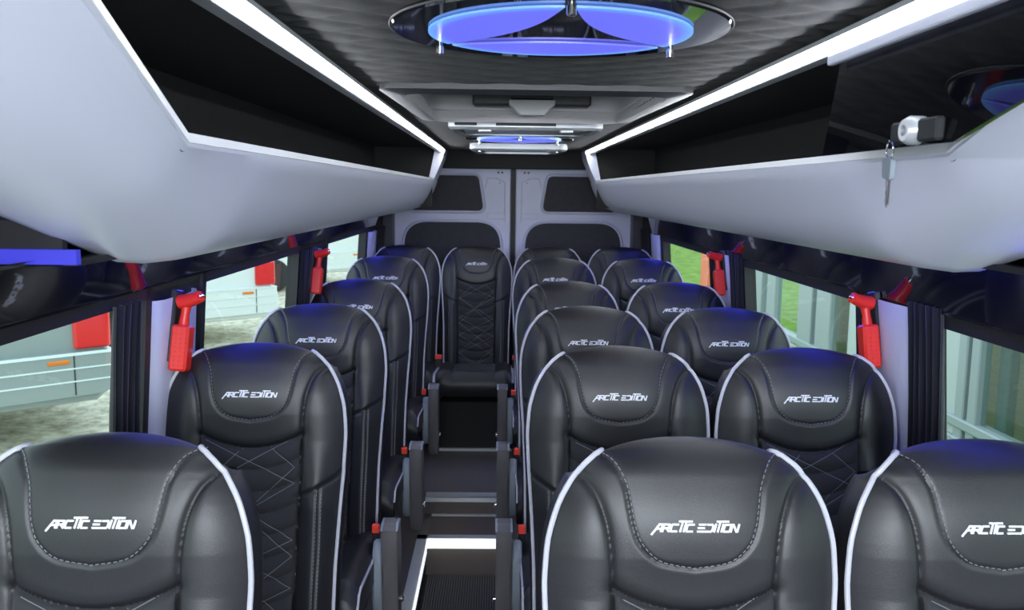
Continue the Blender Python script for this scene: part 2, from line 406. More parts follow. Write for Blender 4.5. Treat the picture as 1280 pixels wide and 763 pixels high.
# ---- luggage racks
def lip_z(y): return 1.615+.30*max(0, 1.11-y)
def bot_z(y): return 1.42+.285*max(0, 1.45-y)
RP = [(.490, 1.615), (.487, 1.600), (.496, 1.575), (.508, 1.545), (.528, 1.505), (.553, 1.470), (.590, 1.443), (.635, 1.427), (.690, 1.420), (.735, 1.422), (.760, 1.430)]
def rack_section(y):
    lz, bz = lip_z(y), bot_z(y); out = []
    da = -.42*(lz-1.615)
    for a, z in RP:
        t = (1.615-z)/(1.615-1.42)
        zz = lz-(lz-bz)*t if z < 1.60 else lz-(1.615-z)
        k = max(0, 1-t)
        out.append((a+da*k, zz))
    return out
def rack(s, side):
    r = thing('luggage_rack', 'long white moulded overhead luggage rack along the %s wall' % side, 'luggage rack', group='overhead luggage racks')
    ys = sorted(set([round(v, 4) for v in list(np.linspace(.5, 1.11, 14))+list(np.linspace(1.11, 1.6, 14))+list(np.linspace(1.6, 5.48, 24))]))
    P = []
    for y in ys:
        sec = rack_section(y)
        inner = [(a+.012, z+.010) for a, z in reversed(sec[1:])]+[(sec[0][0]+.014, sec[0][1])]
        P.append([(s*a, y, z) for a, z in sec+inner])
    m = MB(); m.grid(P, closed=True)
    n = len(P[0]); m.f.append(tuple(range(n))); m.f.append(tuple((len(P)-1)*n+k for k in range(n))); m.m += [0, 0]
    part('rack_shell', m, WHITEP, r, smooth=True, angle=35)
    # bright lip along the opening
    P = []
    for y in ys:
        if y > 5.2: continue
        a, z = rack_section(y)[0]
        P.append([(s*(a-.004), y, z+.003), (s*(a+.018), y, z+.003), (s*(a+.018), y, z-.004), (s*(a-.001), y, z-.010), (s*(a-.005), y, z-.009)])
    m = MB(); m.grid(P, closed=True); part('edge_lip', m, LIPM, r)
    # black carpet interior
    m = MB()
    m.box(*sorted((s*.845, s*.851)), .3, 5.25, 1.45, 1.81); m.box(*sorted((s*.46, s*.85)), .3, 5.25, 1.803, 1.812)
    Pf = [[(s*.495, y, lip_z(y)-.02), (s*.60, y, max(bot_z(y)+.03, 1.50)), (s*.85, y, max(bot_z(y)+.03, 1.49))] for y in ys]
    m.grid(Pf); m.box(*sorted((s*.50, s*.85)), 5.22, 5.24, 1.45, 1.81)
    part('rack_interior', m, CARPET, r)
    # white rear end piece that closes the opening
    P = []
    for y in np.linspace(5.20, 5.50, 5):
        tt = (y-5.20)/.30; b = .02*math.sin(tt*PI/2)
        P.append([(s*(.425), y, 1.795), (s*(.432+b*.2), y, 1.74), (s*(.452+b*.3), y, 1.69), (s*(.475), y, 1.64), (s*(.490), y, 1.607), (s*.52, y, 1.607), (s*.48, y, 1.795)])
    m = MB(); m.grid(P, closed=True); m.f += [tuple(range(7)), tuple(28+k for k in range(7))]; m.m += [0, 0]
    part('rear_end_piece', m, WHITEP, r, smooth=True, angle=40)
    # top rail the light strip is clipped into
    m = MB(); m.box(*sorted((s*.436, s*.466)), .0, 5.20, 1.772, 1.803, 0, .003); part('top_rail', m, SILVERP, r)
    # dark housing under the raised front of the rack
    m = MB(); poly = [(1.46, 1.428), (.50, 1.428), (.50, 1.70), (1.0, 1.56)]
    poly = [(.50, 1.43), (1.44, 1.43), (1.44, bot_z(1.44)+.006), (.50, bot_z(.5)+.006)]
    m.box(*sorted((s*.742, s*.86)), 1.285, 1.30, 1.43, 1.62); m.box(*sorted((s*.72, s*.86)), 1.285, 1.45, 1.43, 1.44); part('front_housing', m, BLACKP, r)
    return r
rack_l = rack(-1, 'left'); rack_r = rack(1, 'right')

# ---- light strips
def strip(s, label):
    t = thing('light_strip', label, 'light', group='white light strips along the ceiling edges')
    m = MB(); m.box(*sorted((s*.425, s*.434)), .0, 5.20, 1.774, 1.786); part('diffuser', m, LED, t)
    m = MB(); m.box(*sorted((s*.416, s*.438)), .0, 5.20, 1.786, 1.794); part('aluminium_channel', m, SILVERP, t)
strip(-1, 'thin bright white light strip along the left edge of the ceiling')
strip(1, 'thin bright white light strip along the right edge of the ceiling')
def ambient(s, label):
    t = thing('ambient_light', label, 'light', group='blue ambient lights under the racks')
    m = MB(); m.box(*sorted((s*.764, s*.773)), 1.50 if s < 0 else 1.02, 5.1, 1.424, 1.432); part('diffuser', m, BLUELED, t)
    m = MB(); m.box(*sorted((s*.762, s*.775)), 1.50 if s < 0 else 1.02, 5.1, 1.432, 1.438); part('housing', m, BLACKP, t)
    m = MB(); m.box(*sorted((s*.715, s*.86)), 1.27, 1.284, 1.433, 1.455); part('front_diffuser', m, BLUEDIM, t)
ambient(-1, 'dim blue light line under the left luggage rack')
ambient(1, 'dim blue light line under the right luggage rack')

# ---- glossy black door in the right rack, with lock and keys
CATCH = mat('smoky_grey_plastic', (.03, .032, .035), .6, spec=.25)
def rack_door():
    r = rack_r
    m = MB(); poly = []
    for y in [1.56, 1.11, 1.0, .85, .72, .60]: poly.append((y, lip_z(y)+.004))
    poly += [(.60, 1.782), (1.56, 1.782)]
    KP = .888
    f = lambda y, z, o: (.423+.14*(1.55+(z-1.55)*KP-1.608)+o, y*KP, 1.55+(z-1.55)*KP)
    n = len(poly); vs = [f(y, z, .004) for y, z in poly]+[f(y, z, .010) for y, z in poly]
    m.add(vs, [tuple(range(n)), tuple(range(2*n-1, n-1, -1))]+[(k, (k+1) % n, n+(k+1) % n, n+k) for k in range(n)])
    d = part('rack_door', m, PANE, r); tag(d, 'glossy black acrylic door')
    # lock: oval chrome rosette, barrel and a black catch bar
    c = Vector(f(1.205, 1.640, 0))
    m = MB(); m.lathe([(.018, 0.006), (.018, -.010), (.013, -.018), (.007, -.018), (.006, -.012)], c, 'x', 20); part('lock', m, SILVERP, d, smooth=True)
    for ya, yb in ((-.062, -.014), (.014, .058)):
        m = MB(); m.box(c.x-.008, c.x+.004, c.y+ya, c.y+yb, c.z-.015, c.z+.013, 0, .003); part('catch', m, CATCH, d)
        m = MB(); e = (ya if ya < 0 else yb-.012); 
    m = MB(); m.box(.426, .438, .30, 1.385, 1.752, 1.768, 0, .002); part('door_rail', m, WHITEP, r)  # white rail added to imitate the light strip's reflection along the door top
    k = thing('key', 'small black-headed key hanging from the lock of the right rack door', 'key', (c.x-.012, c.y+.045, c.z-.012))
    m = MB()
    pts = [(0, .010*math.cos(a), -.010+.012*math.sin(a)) for a in np.linspace(0, 2*PI, 24, endpoint=False)]
    m.tube(pts, .0011, 6, closed=True); part('key_ring', m, CHROME, k, smooth=True)
    m = MB(); head = round_poly([(-.014, -.022), (.014, -.018), (.011, -.046), (-.012, -.049)], .006)
    m.prism([(y, z) for y, z in head], 'x', -.0035, .0035, bev=.001); part('key_head', m, GREYP, k)
    m = MB(); m.prism([(-.005, -.046), (.004, -.046), (.004, -.056), (.0015, -.060), (.004, -.064), (.001, -.070), (.003, -.075), (-.001, -.084), (-.004, -.080)], 'x', -.0012, .0012)
    part('key_blade', m, CHROME, k)
rack_door()

# ---- round ceiling lights with three blue petals
def round_light(y, label):
    t = thing('ceiling_light', label, 'ceiling light', (0.0, y, 1.805), 'round blue ceiling lights')
    m = MB(); m.lathe([(.256, -.002), (.260, -.006), (.256, -.012)], (0, 0, 0), 'z', 96); part('smoked_disc', m, DISC, t, smooth=True, angle=30)
    m = MB(); m.tube([(.260*math.cos(a), .260*math.sin(a), -.008) for a in np.linspace(0, 2*PI, 96, endpoint=False)], .0016, 8, closed=True); part('disc_rim', m, HATCHD, t, smooth=True)
    R = .202
    V = [(-PI/2), (-PI/2+2*PI/3), (-PI/2+4*PI/3)]       # vertices: one towards the front, two towards the rear
    for k in range(3):
        a0 = V[k]+.035; a1 = V[k]+2*PI/3-.035; out = []
        for i in range(25):
            a = lerp(a0, a1, i/24); out.append((R*math.cos(a), R*math.sin(a)))
        # inner arc bows towards the centre
        p0 = np.array(out[-1]); p1 = np.array(out[0]); mid = (p0+p1)/2; dirc = mid/np.linalg.norm(mid)
        sag = np.linalg.norm(mid)-.070
        for i in range(1, 24):
            q = i/24; b = lerp(p0, p1, q)-dirc*sag*math.sin(PI*q); out.append((float(b[0]), float(b[1])))
        m = MB(); m.prism(out, 'z', -.0135, -.0165); part('lit_petal', m, PETAL, t)
    for k in range(3):
        m = MB(); c = (.222*math.cos(V[k]), .222*math.sin(V[k]), 0)
        m.lathe([(.0045, -.012), (.0045, -.018), (.0065, -.018), (.0065, -.030), (.005, -.031)], c, 'z', 16); part('chrome_stud', m, CHROME, t, smooth=True)
round_light(1.36, 'large round ceiling light with three blue petals, nearest the camera')
round_light(4.16, 'small-looking far round blue ceiling light behind the air vent')

# ---- roof hatch
def hatch():
    t = thing('roof_hatch', 'recessed grey emergency roof hatch behind the first round light', 'roof hatch')
    m = MB(); x0, y0, y1 = HX, HY0, HY1
    # flange
    o = round_poly([(-x0-.06, y0-.06), (x0+.06, y0-.06), (x0+.03, y1+.05), (-x0-.03, y1+.05)], .06)
    i = round_poly([(-x0-.0, y0), (x0+.0, y0), (x0-.02, y1), (-x0+.02, y1)], .05)
    n = len(o); vs = [(x, y, 1.795) for x, y in o]+[(x, y, 1.788) for x, y in i]+[(x, y, 1.81) for x, y in o]
    m.add(vs, [(k, (k+1) % n, n+(k+1) % n, n+k) for k in range(n)]+[(k, (k+1) % n, 2*n+(k+1) % n, 2*n+k) for k in range(n)])
    part('flange', m, HATCHD, t, smooth=True, angle=30)
    m = MB(); top = round_poly([(-x0-.0, y0-.02), (x0+.0, y0-.02), (x0-.0, y1+.02), (-x0+.0, y1+.02)], .05)
    lay = [[(x, y, 1.788) for x, y in i], [(x*.99, lerp(y, (y0+y1)/2, .01), 1.83) for x, y in top], [(x*.985, lerp(y, (y0+y1)/2, .03), 1.832) for x, y in top], [(x*.975, lerp(y, (y0+y1)/2, .05), 1.92) for x, y in top]]
    m.grid(lay, closed=True); part('shaft_lining', m, GREYLID, t, smooth=True, angle=30)
    m = MB(); m.box(-x0-.02, x0+.02, y0-.03, y1+.03, 1.92, 1.94); part('lid', m, HATCHD, t)
    m = MB(); m.box(-.185, .215, 2.93, 3.0, 1.832, 1.92, 0, .008); part('handle_housing', m, HATCHD, t)
    m = MB(); m.prism([(-.062, 1.850), (.092, 1.850), (.092, 1.835), (.055, 1.800), (-.025, 1.800), (-.062, 1.835)], 'y', 2.90, 2.93, bev=.004); part('handle', m, GREYLID, t)
    m = MB(); m.box(-.055, .085, 2.915, 2.95, 1.852, 1.90, 0, .004); m.lathe([(.008, 0), (.008, -.01), (.004, -.012)], (.015, 2.915, 1.873), 'y', 16, 0); part('latch', m, BLACKP, t)
hatch()
# ---- ceiling vents
def vent(y0, y1, xa, xb, label, slots):
    t = thing('ceiling_vent', label, 'vent', group='silver ceiling vents')
    m = MB(); zb, zt = (1.775 if slots else 1.766), 1.805
    o = round_poly([(xa, y0), (xb, y0), (xb-.03, y1), (xa+.03, y1)], .04); n = len(o); cx, cy = (xa+xb)/2, (y0+y1)/2
    ins = [(lerp(x, cx, .12), lerp(y, cy, .16)) for x, y in o]
    vs = [(x, y, zt) for x, y in o]+[(x, y, zb+.010) for x, y in o]+[(lerp(x, cx, .03), lerp(y, cy, .04), zb) for x, y in o]+[(x, y, zb) for x, y in ins]+[(x, y, zb+.010) for x, y in ins]
    m.add(vs, [(l*n+k, l*n+(k+1) % n, (l+1)*n+(k+1) % n, (l+1)*n+k) for l in range(4) for k in range(n)])
    part('vent_frame', m, SILVERP, t, smooth=True, angle=30)
    m = MB(); m.prism(ins, 'z', zb+.010, zb+.014); part('backing', m, BLACKP if slots else GREYLID, t)
    if slots:
        for k in range(3):
            m = MB(); yy = lerp(y0+.10, y1-.12, k/2); m.box(xa+.06, xb-.06, yy, yy+.07, zb+.002, zb+.008, 0, .002); part('louvre', m, SILVERP, t)
        for xx in (lerp(xa, xb, .24), lerp(xa, xb, .76)):
            m = MB(); m.box(xx-.025, xx+.025, y0+.02, y0+.09, zb-.008, zb+.010, 0, .003); part('catch', m, SILVERP, t)
        for k in (0, 1):
            m = MB(); yy = y0+.012; x_a = lerp(xa, xb, .05 if k == 0 else .31); x_b = lerp(xa, xb, .19 if k == 0 else .69)
            m.box(x_a, x_b, y0-.001, y0+.004, zb+.014, zb+.026); part('slot', m, BLACKP, t)
    else:
        for xx in (xa+.06, xb-.06):
            m = MB(); m.lathe([(.009, .01), (.009, -.004), (.006, -.006)], (xx, y0+.06, zb), 'z', 14); part('screw', m, CHROME, t, smooth=True)
vent(3.24, 3.60, -.29, .30, 'silver ceiling vent with two catches behind the roof hatch', True)
vent(4.72, 5.15, -.26, .28, 'plain silver rectangular vent nearest the rear doors', False)

# ---- rear doors
PANELC = mat('dark_grey_panel_cloth', (.045, .045, .055), .8, bump=.6, bscale=60, var=.25, vscale=30)
def rear_door(n, s):
    side = 'left' if s < 0 else 'right'
    d = struct_empty('door_%d' % n, '%s white rear door with black quilted inset panels' % side)
    X = lambda a: s*a
    m = MB(); m.box(*sorted((X(.016), X(.80))), 5.75, 5.80, .09, 1.70, 0, .006); part('door_skin', m, DOORW, d)
    def panel(poly, rad, nm, quilt=True):
        p = round_poly([(X(a), z) for a, z in poly], rad, 9)
        m = MB(); m.tube([(x, 5.748, z) for x, z in p], .011, 8, closed=True); part(nm+'_rim', m, DOORW, d, smooth=True)
        # quilted face
        xs = [q[0] for q in p]; zs = [q[1] for q in p]; m = MB(); m.prism(p, 'y', 5.742, 5.755, bev=.004); pn = part(nm, m, PANELC, d, smooth=True, angle=30)
    panel([(.225, 1.655), (.70, 1.655), (.70, 1.405), (.185, 1.405)], [.05, .05, .05, .05], 'upper_panel')
    panel([(.075, .35), (.075, 1.345), (.735, 1.345), (.735, .35)], [.04, .17, .17, .04], 'lower_panel')
    # pressed relief, hinge bits and catch
    m = MB(); m.tube([(X(.055), 5.749, 1.34), (X(.055), 5.749, 1.60), (X(.11), 5.749, 1.63), (X(.17), 5.749, 1.63), (X(.19), 5.749, 1.56)], .005, 6); part('pressed_bead', m, DOORW, d, smooth=True)
    m = MB(); m.box(*sorted((X(.055), X(.17))), 5.742, 5.752, 1.36, 1.40, 0, .003); part('cover_plate', m, DOORW, d)
    m = MB()
    for a in (.075, .10): m.lathe([(.007, 0), (.007, -.012)], (X(a), 5.750, 1.668), 'y', 12)
    m.lathe([(.004, 0), (.004, -.004)], (X(.09), 5.750, 1.60), 'y', 10)
    part('catch', m, BLACKP, d)
rear_door(1, -1); rear_door(2, 1)
m = MB(); m.box(-.016, .016, 5.745, 5.79, .09, 1.70); structure('trim_1', m, RUBBER, 'black rubber seal between the two rear doors')
m = MB(); m.box(-.90, -.79, 5.64, 5.80, .09, 1.82); m.box(.79, .90, 5.64, 5.80, .09, 1.82); m.box(-.90, .90, 5.80, 5.84, -.1, 2.0); structure('trim_2', m, BLACKP, 'black surround of the rear doors')

# ---- emergency hammers
def hammer(s, y, label):
    t = thing('emergency_hammer', label, 'hammer', (s*.836, y, 1.135), 'red emergency hammers')
    t.rotation_euler = (math.radians(-10), -s*math.radians(4), 0)
    i = -s   # inwards
    m = MB(); m.box(*sorted((0, i*.040)), -.021, .021, 0, .105, 0, .005); part('holder', m, RED, t)
    m = MB()
    for q in (.006, .017, .028):
        for k in range(9): m.box(*sorted((i*q, i*(q+.007))), -.0235, -.021, .012+k*.010, .016+k*.010)
    o = part('holder_ribs', m, RED, t); o['kind'] = 'stuff'
    m = MB(); m.tube([(i*.018, .006, .10), (i*.019, .006, .13), (i*.022, .005, .158)], [.013, .010, .012], 12); part('handle', m, RED, t, smooth=True)
    m = MB(); m.tube([(i*.0, .004, .155), (i*.003, .004, .157), (i*.022, .002, .160), (i*.040, -.004, .166), (i*.056, -.010, .173), (i*.058, -.011, .174)], [.010, .016, .0165, .015, .0135, .010], 14); part('hammer_head', m, RED, t, smooth=True)
    m = MB(); m.tube([(i*.057, -.011, .174), (i*.066, -.015, .177)], [.006, .001], 10); part('steel_tip', m, CHROME, t, smooth=True)
    m = MB(); m.box(*sorted((-i*.012, i*.006)), .010, .036, .105, .16, 0, .004); part('bracket', m, BLACKP, t)
    m = MB(); m.box(*sorted((-i*.014, i*.002)), -.010, .034, .02, .185, 0, .003); part('back_plate', m, BLACKP, t)
hammer(-1, 1.92, 'red emergency hammer on the nearest left pillar')
hammer(-1, 3.38, 'red emergency hammer on the second left pillar')
hammer(1, 2.025, 'red emergency hammer on the nearest right pillar')
hammer(1, 3.46, 'red emergency hammer on the second right pillar')

# ================================================================== SEATS
Lb, Rr = .783, .050      # backrest length, roll radius
WD = np.array([0, .012, .03, .055, .09, .14, .20, .28, .38, .50, .80]); WW = np.array([.122, .137, .156, .175, .192, .205, .209, .205, .198, .192, .188])
def Wof(D): return np.interp(D, WD, WW)
def smoothW(D):
    # local smoothing of the width table
    return (Wof(np.maximum(D-.015, 0))+2*Wof(D)+Wof(D+.015))/4
U_SEAM = smooth_curve([(.142, -.012), (.130, .010), (.115, .028), (.100, .056), (.0935, .090), (.088, .118), (.077, .143), (.050, .165), (.0, .174)], 6)
B_SEAM = smooth_curve([(.172, .040), (.158, .048), (.139, .070), (.125, .108), (.118, .152), (.115, .200), (.113, .27), (.110, .40), (.107, .60), (.105, .80)], 6)
def sag(x, s0=.203, dep=.032): return s0+dep*(1-(np.abs(x)/.115)**2)
C_SEAM = [(x, float(sag(x))) for x in np.linspace(-.114, .114, 25)]
D_SEAM = [(.104, .345), (.140, .332), (.175, .312), (.212, .285)]
E_SEAM = [(.158, .33), (.158, .45), (.155, .60), (.152, .80)]
def dist_poly(x, s, pl):
    d = np.full(x.shape, 9.)
    for (ax, ay), (bx, by) in zip(pl[:-1], pl[1:]):
        vx, vy = bx-ax, by-ay; L2 = vx*vx+vy*vy+1e-12
        t = np.clip(((x-ax)*vx+(s-ay)*vy)/L2, 0, 1)
        d = np.minimum(d, np.hypot(x-(ax+t*vx), s-(ay+t*vy)))
    return d
# diamond threads over the quilted panel: zigzags of slightly uneven pitch
def zig(ph, amp, per, s0=.21, s1=.80):
    out = []; s = s0-ph*per
    k = 0
    while s < s1+per:
        out.append(((amp if k % 2 == 0 else -amp), s)); s += per/2*(1+.12*math.sin(k*2.3+ph*5)); k += 1
    return out
THREADS = [zig(0, .101, .22), zig(.5, .101, .22), zig(.25, .101, .34), zig(.75, .101, .34)]
def panel_mask(x, s):
    xb = np.interp(s, [p[1] for p in B_SEAM[3:]], [p[0] for p in B_SEAM[3:]])
    return (np.abs(x) < xb) & (s > sag(x))
def relief(x, s):
    ax = np.abs(x); W = smoothW(np.maximum(s, 0)); u = ax/np.maximum(W, 1e-6)
    kk = np.clip((s-.0)/.16, 0, 1); h = (.006+.010*kk)*(1-np.clip(u, 0, 1)**(5+2*kk))
    fade = np.clip((s+.02)/.05, 0, 1)
    # bolsters
    bol = np.exp(-((ax-.152)/.030)**2)
    h = h+.022*bol*np.clip((s-.22)/.15, 0, 1)+.003*bol*np.clip((s-.05)/.06, 0, 1)*np.clip((.28-s)/.06, 0, 1)
    # headrest pad swells
    h = h+.007*np.exp(-((s-.11)/.075)**2)*np.exp(-(x/.10)**4)*fade
    h = h-.0045*np.exp(-(dist_poly(ax, s, B_SEAM)/.0038)**2)-.003*np.exp(-(dist_poly(ax, s, B_SEAM)/.011)**2)*fade
    h = h-.0026*np.exp(-(dist_poly(ax, s, U_SEAM)/.0030)**2)
    h = h-.0055*np.exp(-(dist_poly(x, s, C_SEAM)/.0040)**2)-.003*np.exp(-(dist_poly(x, s, C_SEAM)/.012)**2)
    h = h-.0045*np.exp(-(dist_poly(ax, s, D_SEAM)/.005)**2)
    h = h-.003*np.exp(-(dist_poly(ax, s, E_SEAM)/.004)**2)
    pm = panel_mask(x, s)
    ph = (s-sag(x))/.050
    rib = .0080*(np.abs(np.sin(PI*np.clip(ph, 0, 99)))**.55)-.003
    h = h+np.where(pm, rib, 0)
    td = np.full(x.shape, 9.)
    for z in THREADS: td = np.minimum(td, dist_poly(x, s, z))
    h = h-np.where(pm, .0014*np.exp(-(td/.003)**2), 0)
    # wings below the diagonal seam sit deeper
    dl = np.interp(ax, [p[0] for p in D_SEAM], [p[1] for p in D_SEAM])
    h = h-np.where((ax > .106), .004*np.clip((s-dl)/.006, 0, 1), 0)
    return h
TH = math.radians(12.0)
def base_curve(s):
    # forward lean of the head part, backward bow of the lumbar area (in y)
    return -.012*np.exp(-((s-.10)/.10)**2)-.010*np.exp(-((s-.60)/.14)**2)
def frame(y, z, x):
    # tilt the backrest about its bottom
    return x, y*math.cos(TH)+z*math.sin(TH), -y*math.sin(TH)+z*math.cos(TH)
def surf(x, s, off=0.):
    # x, s arrays -> 3D points on the cushion front and roll-over (back-rest frame: origin at bottom centre)
    x = np.asarray(x, float); s = np.asarray(s, float)
    W = smoothW(np.maximum(s, 0)); u = np.clip(np.abs(x)/W, 0, 1)
    th = np.clip((Rr-s)/Rr, 0, PI)
    h = relief(x, s)*np.where(th > 0, np.clip(1-(th-PI/2)/(PI/2), 0, 1), 1)+off
    y = np.where(s >= Rr, 0, Rr-Rr*np.cos(th)); z = np.where(s >= Rr, Lb-s, Lb-Rr+Rr*np.sin(th))
    ny = np.where(s >= Rr, -1, -np.cos(th)); nz = np.where(s >= Rr, 0, np.sin(th))
    y = y+ny*h+base_curve(np.maximum(s, 0)); z = z+nz*h
    z = z-.006*u**2.2*np.clip((z-(Lb-.13))/.13, 0, 1)
    W2 = 1-.12*np.clip((th-.9)/2.2, 0, 1); x = x*W2; z = z-.022*np.clip((th-.9)/1.2, 0, 1)*u**2
    # wrap the front slightly round towards the sides
    y = y+.016*u**4*np.clip(1-th/1.2, 0, 1)
    return np.stack(frame(y, z, x), -1)
def build_back_meshes():
    smin = Rr-Rr*PI
    ss = np.concatenate([np.linspace(.80, Rr, 300), np.linspace(Rr, smin, 40)[1:]])
    us = np.linspace(-1, 1, 161)
    SS, UU = np.meshgrid(ss, us, indexing='ij'); XX = UU*smoothW(np.maximum(SS, 0))
    # width over the roll follows the height, not the path
    P = surf(XX, SS)
    pm = panel_mask(XX, SS)
    xu = np.interp(SS, [p[1] for p in U_SEAM], [p[0] for p in U_SEAM]); hm = (np.abs(XX) < xu) & (SS < .174) & (SS > -.03)
    n = len(us); reg = {0: [], 1: [], 2: []}
    for i in range(len(ss)-1):
        for j in range(n-1):
            q = pm[i, j]+pm[i+1, j]+pm[i, j+1]+pm[i+1, j+1]; h = int(hm[i, j])+hm[i+1, j]+hm[i, j+1]+hm[i+1, j+1]
            k = 1 if int(pm[i, j])+int(pm[i+1, j+1])+int(pm[i+1, j])+int(pm[i, j+1]) >= 3 else (2 if int(h) >= 3 else 0)
            reg[k].append((i*n+j, i*n+j+1, (i+1)*n+j+1, (i+1)*n+j))
    V = P.reshape(-1, 3)
    out = {}
    def submesh(fs, extra=None):
        used = sorted(set(k for f in fs for k in f)); mp = {a: b for b, a in enumerate(used)}
        m = MB(); m.add([tuple(V[a]) for a in used], [tuple(mp[k] for k in f) for f in fs])
        return m
    m0 = submesh(reg[0])
    # back face down and side gussets
    zb = np.linspace(Lb-Rr, 0, 12)
    for sg in (-1, 1):
        col = 0 if sg < 0 else n-1
        rows = []
        for i in range(len(ss)):
            s = ss[i]; e = V[i*n+col]; W = float(smoothW(max(s, 0)))
            th = max(0, (Rr-s)/Rr)
            zc = (Lb-s) if s >= Rr else Lb-Rr
            c = np.array(frame(Rr+.008, zc, sg*(W+.006)))
            a = np.array(e); row = [a]
            for t, b in ((.22, .003), (.5, .006), (.78, .003), (1., 0)):
                p = a*(1-t)+c*t; p = p+np.array([sg*b, 0, 0]); row.append(p)
            rows.append([tuple(q) for q in row])
        m0.grid(rows)
        # rear half of the gusset, straight part
        rows = []
        for z in np.linspace(0, Lb-Rr, 30):
            s = Lb-z; W = float(smoothW(s)); row = []
            for t in np.linspace(0, 1, 6):
                y = lerp(Rr+.008, 2*Rr+.004, t); x = ((W+.006)-(.008)*t**2)*(1-.10*t*min(1, max(0, (z-(Lb-.30))/.22)))
                row.append(frame(y+float(base_curve(np.array(s)))*(1-t), z, sg*x))
            rows.append(row)
        m0.grid(rows)
    rows = []
    for z in np.linspace(0, Lb-Rr, 20):
        W = float(smoothW(Lb-z)); rows.append([frame(2*Rr+.004, z, x) for x in (1-.10*min(1, max(0, (z-(Lb-.30))/.22)))*np.linspace(-W+.002, W-.002, 5)])
    m0.grid(rows)
    out['backrest'] = m0.mesh('backrest', LEATHER, True, 50)
    out['quilted_panel'] = submesh(reg[1]).mesh('quilted_panel', QUILT, True, 60)
    out['headrest_pad'] = submesh(reg[2]).mesh('headrest_pad', LEATHER, True, 60)
    # piping along both edges
    for sg, nm in ((-1, 'piping_l'), (1, 'piping_r')):
        sp = np.concatenate([np.linspace(.79, Rr, 60), np.linspace(Rr, Rr-Rr*1.75, 12)[1:]])
        W = smoothW(np.maximum(sp, 0)); pts = surf(sg*W, sp, .0015); pts[:, 0] += sg*.0015
        m = MB(); m.tube([tuple(p) for p in pts], [.0042]*(len(pts)-4)+[.004, .0032, .002, .0006], 8); out[nm] = m.mesh('piping', PIPE, True)
    # dashed stitch along the U seam
    m = MB()
    def dashes(pl, off, dl=.0052, gap=.0032, r=.00075, clip=None):
        pts = np.array(pl, float); seg = np.hypot(*np.diff(pts, axis=0).T); cum = np.concatenate([[0], np.cumsum(seg)]); t = 0
        while t+dl < cum[-1]:
            q = [np.array([np.interp(t+k*dl/2, cum, pts[:, 0]), np.interp(t+k*dl/2, cum, pts[:, 1])]) for k in range(3)]
            if clip is None or clip(q[1]):
                p3 = surf([a[0] for a in q], [a[1] for a in q], off); m.tube([tuple(p) for p in p3], r, 4)
            t += dl+gap
    full = [(x-.004, s-.001) for x, s in U_SEAM if True]
    full = full+[(-x, s) for x, s in reversed(full[:-1])]
    dashes(full, .0012)
    for sg in (-1, 1):
        dashes([(sg*(x+.005), s) for x, s in E_SEAM], .0008); dashes([(sg*(x-.005), s) for x, s in E_SEAM], .0008)
    out['dashed_stitching'] = m.mesh('dashed_stitching', THREAD)
    m = MB()
    for z in THREADS:
        pts = np.array(z)
        for a, b in zip(pts[:-1], pts[1:]):
            N = 22
            run = []
            for k in range(N+1):
                q = a+(b-a)*k/N
                ok = bool(panel_mask(np.array([q[0]]), np.array([q[1]]))[0]) and q[1] < .79
                if ok: run.append(q)
                if (not ok or k == N) and len(run) > 1:
                    p3 = surf([r[0] for r in run], [r[1] for r in run], .0007); m.tube([tuple(p) for p in p3], .00065, 4); run = []
                elif not ok: run = []
    out['diamond_stitching'] = m.mesh('diamond_stitching', THREAD)
    # ---- lettering: each letter is strokes in a unit cell, slanted, with raised bars over the T's
    G = {'A': [[(-.25, -.45), (.42, 1), (.85, 1), (.85, 0)], [(.25, .38), (.85, .38)]],
         'R': [[(0, 0), (0, 1), (.75, 1), (.78, .5), (.2, .45)], [(.42, .45), (.85, 0)]],
         'C': [[(.85, 1), (.1, 1), (0, .85), (0, .12), (.1, 0), (.85, 0)]],
         'T': [[(.30, 0), (.30, 1.4)], [(-.15, 1.45), (1.55, 1.45)]],
         'I': [[(.12, 0), (.12, 1.4)]],
         'i': [[(.12, 0), (.12, 1.05)]],
         'E': [[(0, 1), (.8, 1)], [(-.02, .5), (.75, .5)], [(0, 0), (.8, 0)]],
         'D': [[(.05, 1), (.7, 1), (.88, .8), (.88, .2), (.7, 0), (0, 0)]],
         't': [[(.25, 0), (.25, 1.4)], [(-.15, 1.45), (1.35, 1.45)]],
         'O': [[(.1, 0), (0, .15), (0, .85), (.12, 1), (.8, 1), (.9, .85), (.9, .15), (.8, 0), (.1, 0)]],
         'N': [[(0, 0), (0, 1), (.15, 1), (.75, 0), (.9, 0), (.9, 1)]]}
    adv = {'I': .42, 'i': .36, ' ': .55, 'T': .66, 't': .62}
    text = 'ARCTIC EDiti0N'.replace('0', 'O')
    seq = ['A', 'R', 'C', 'T', 'I', 'C', ' ', 'E', 'D', 'i', 't', 'i', 'O', 'N']
    ch = .0095; cw = .0103; x = 0; strokes = []
    for c in seq:
        for st in G.get(c, []): strokes.append([(x+px*cw, pz*ch) for px, pz in st])
        x += adv.get(c, 1.06)*cw
    total = x; m = MB(); lw = .0013
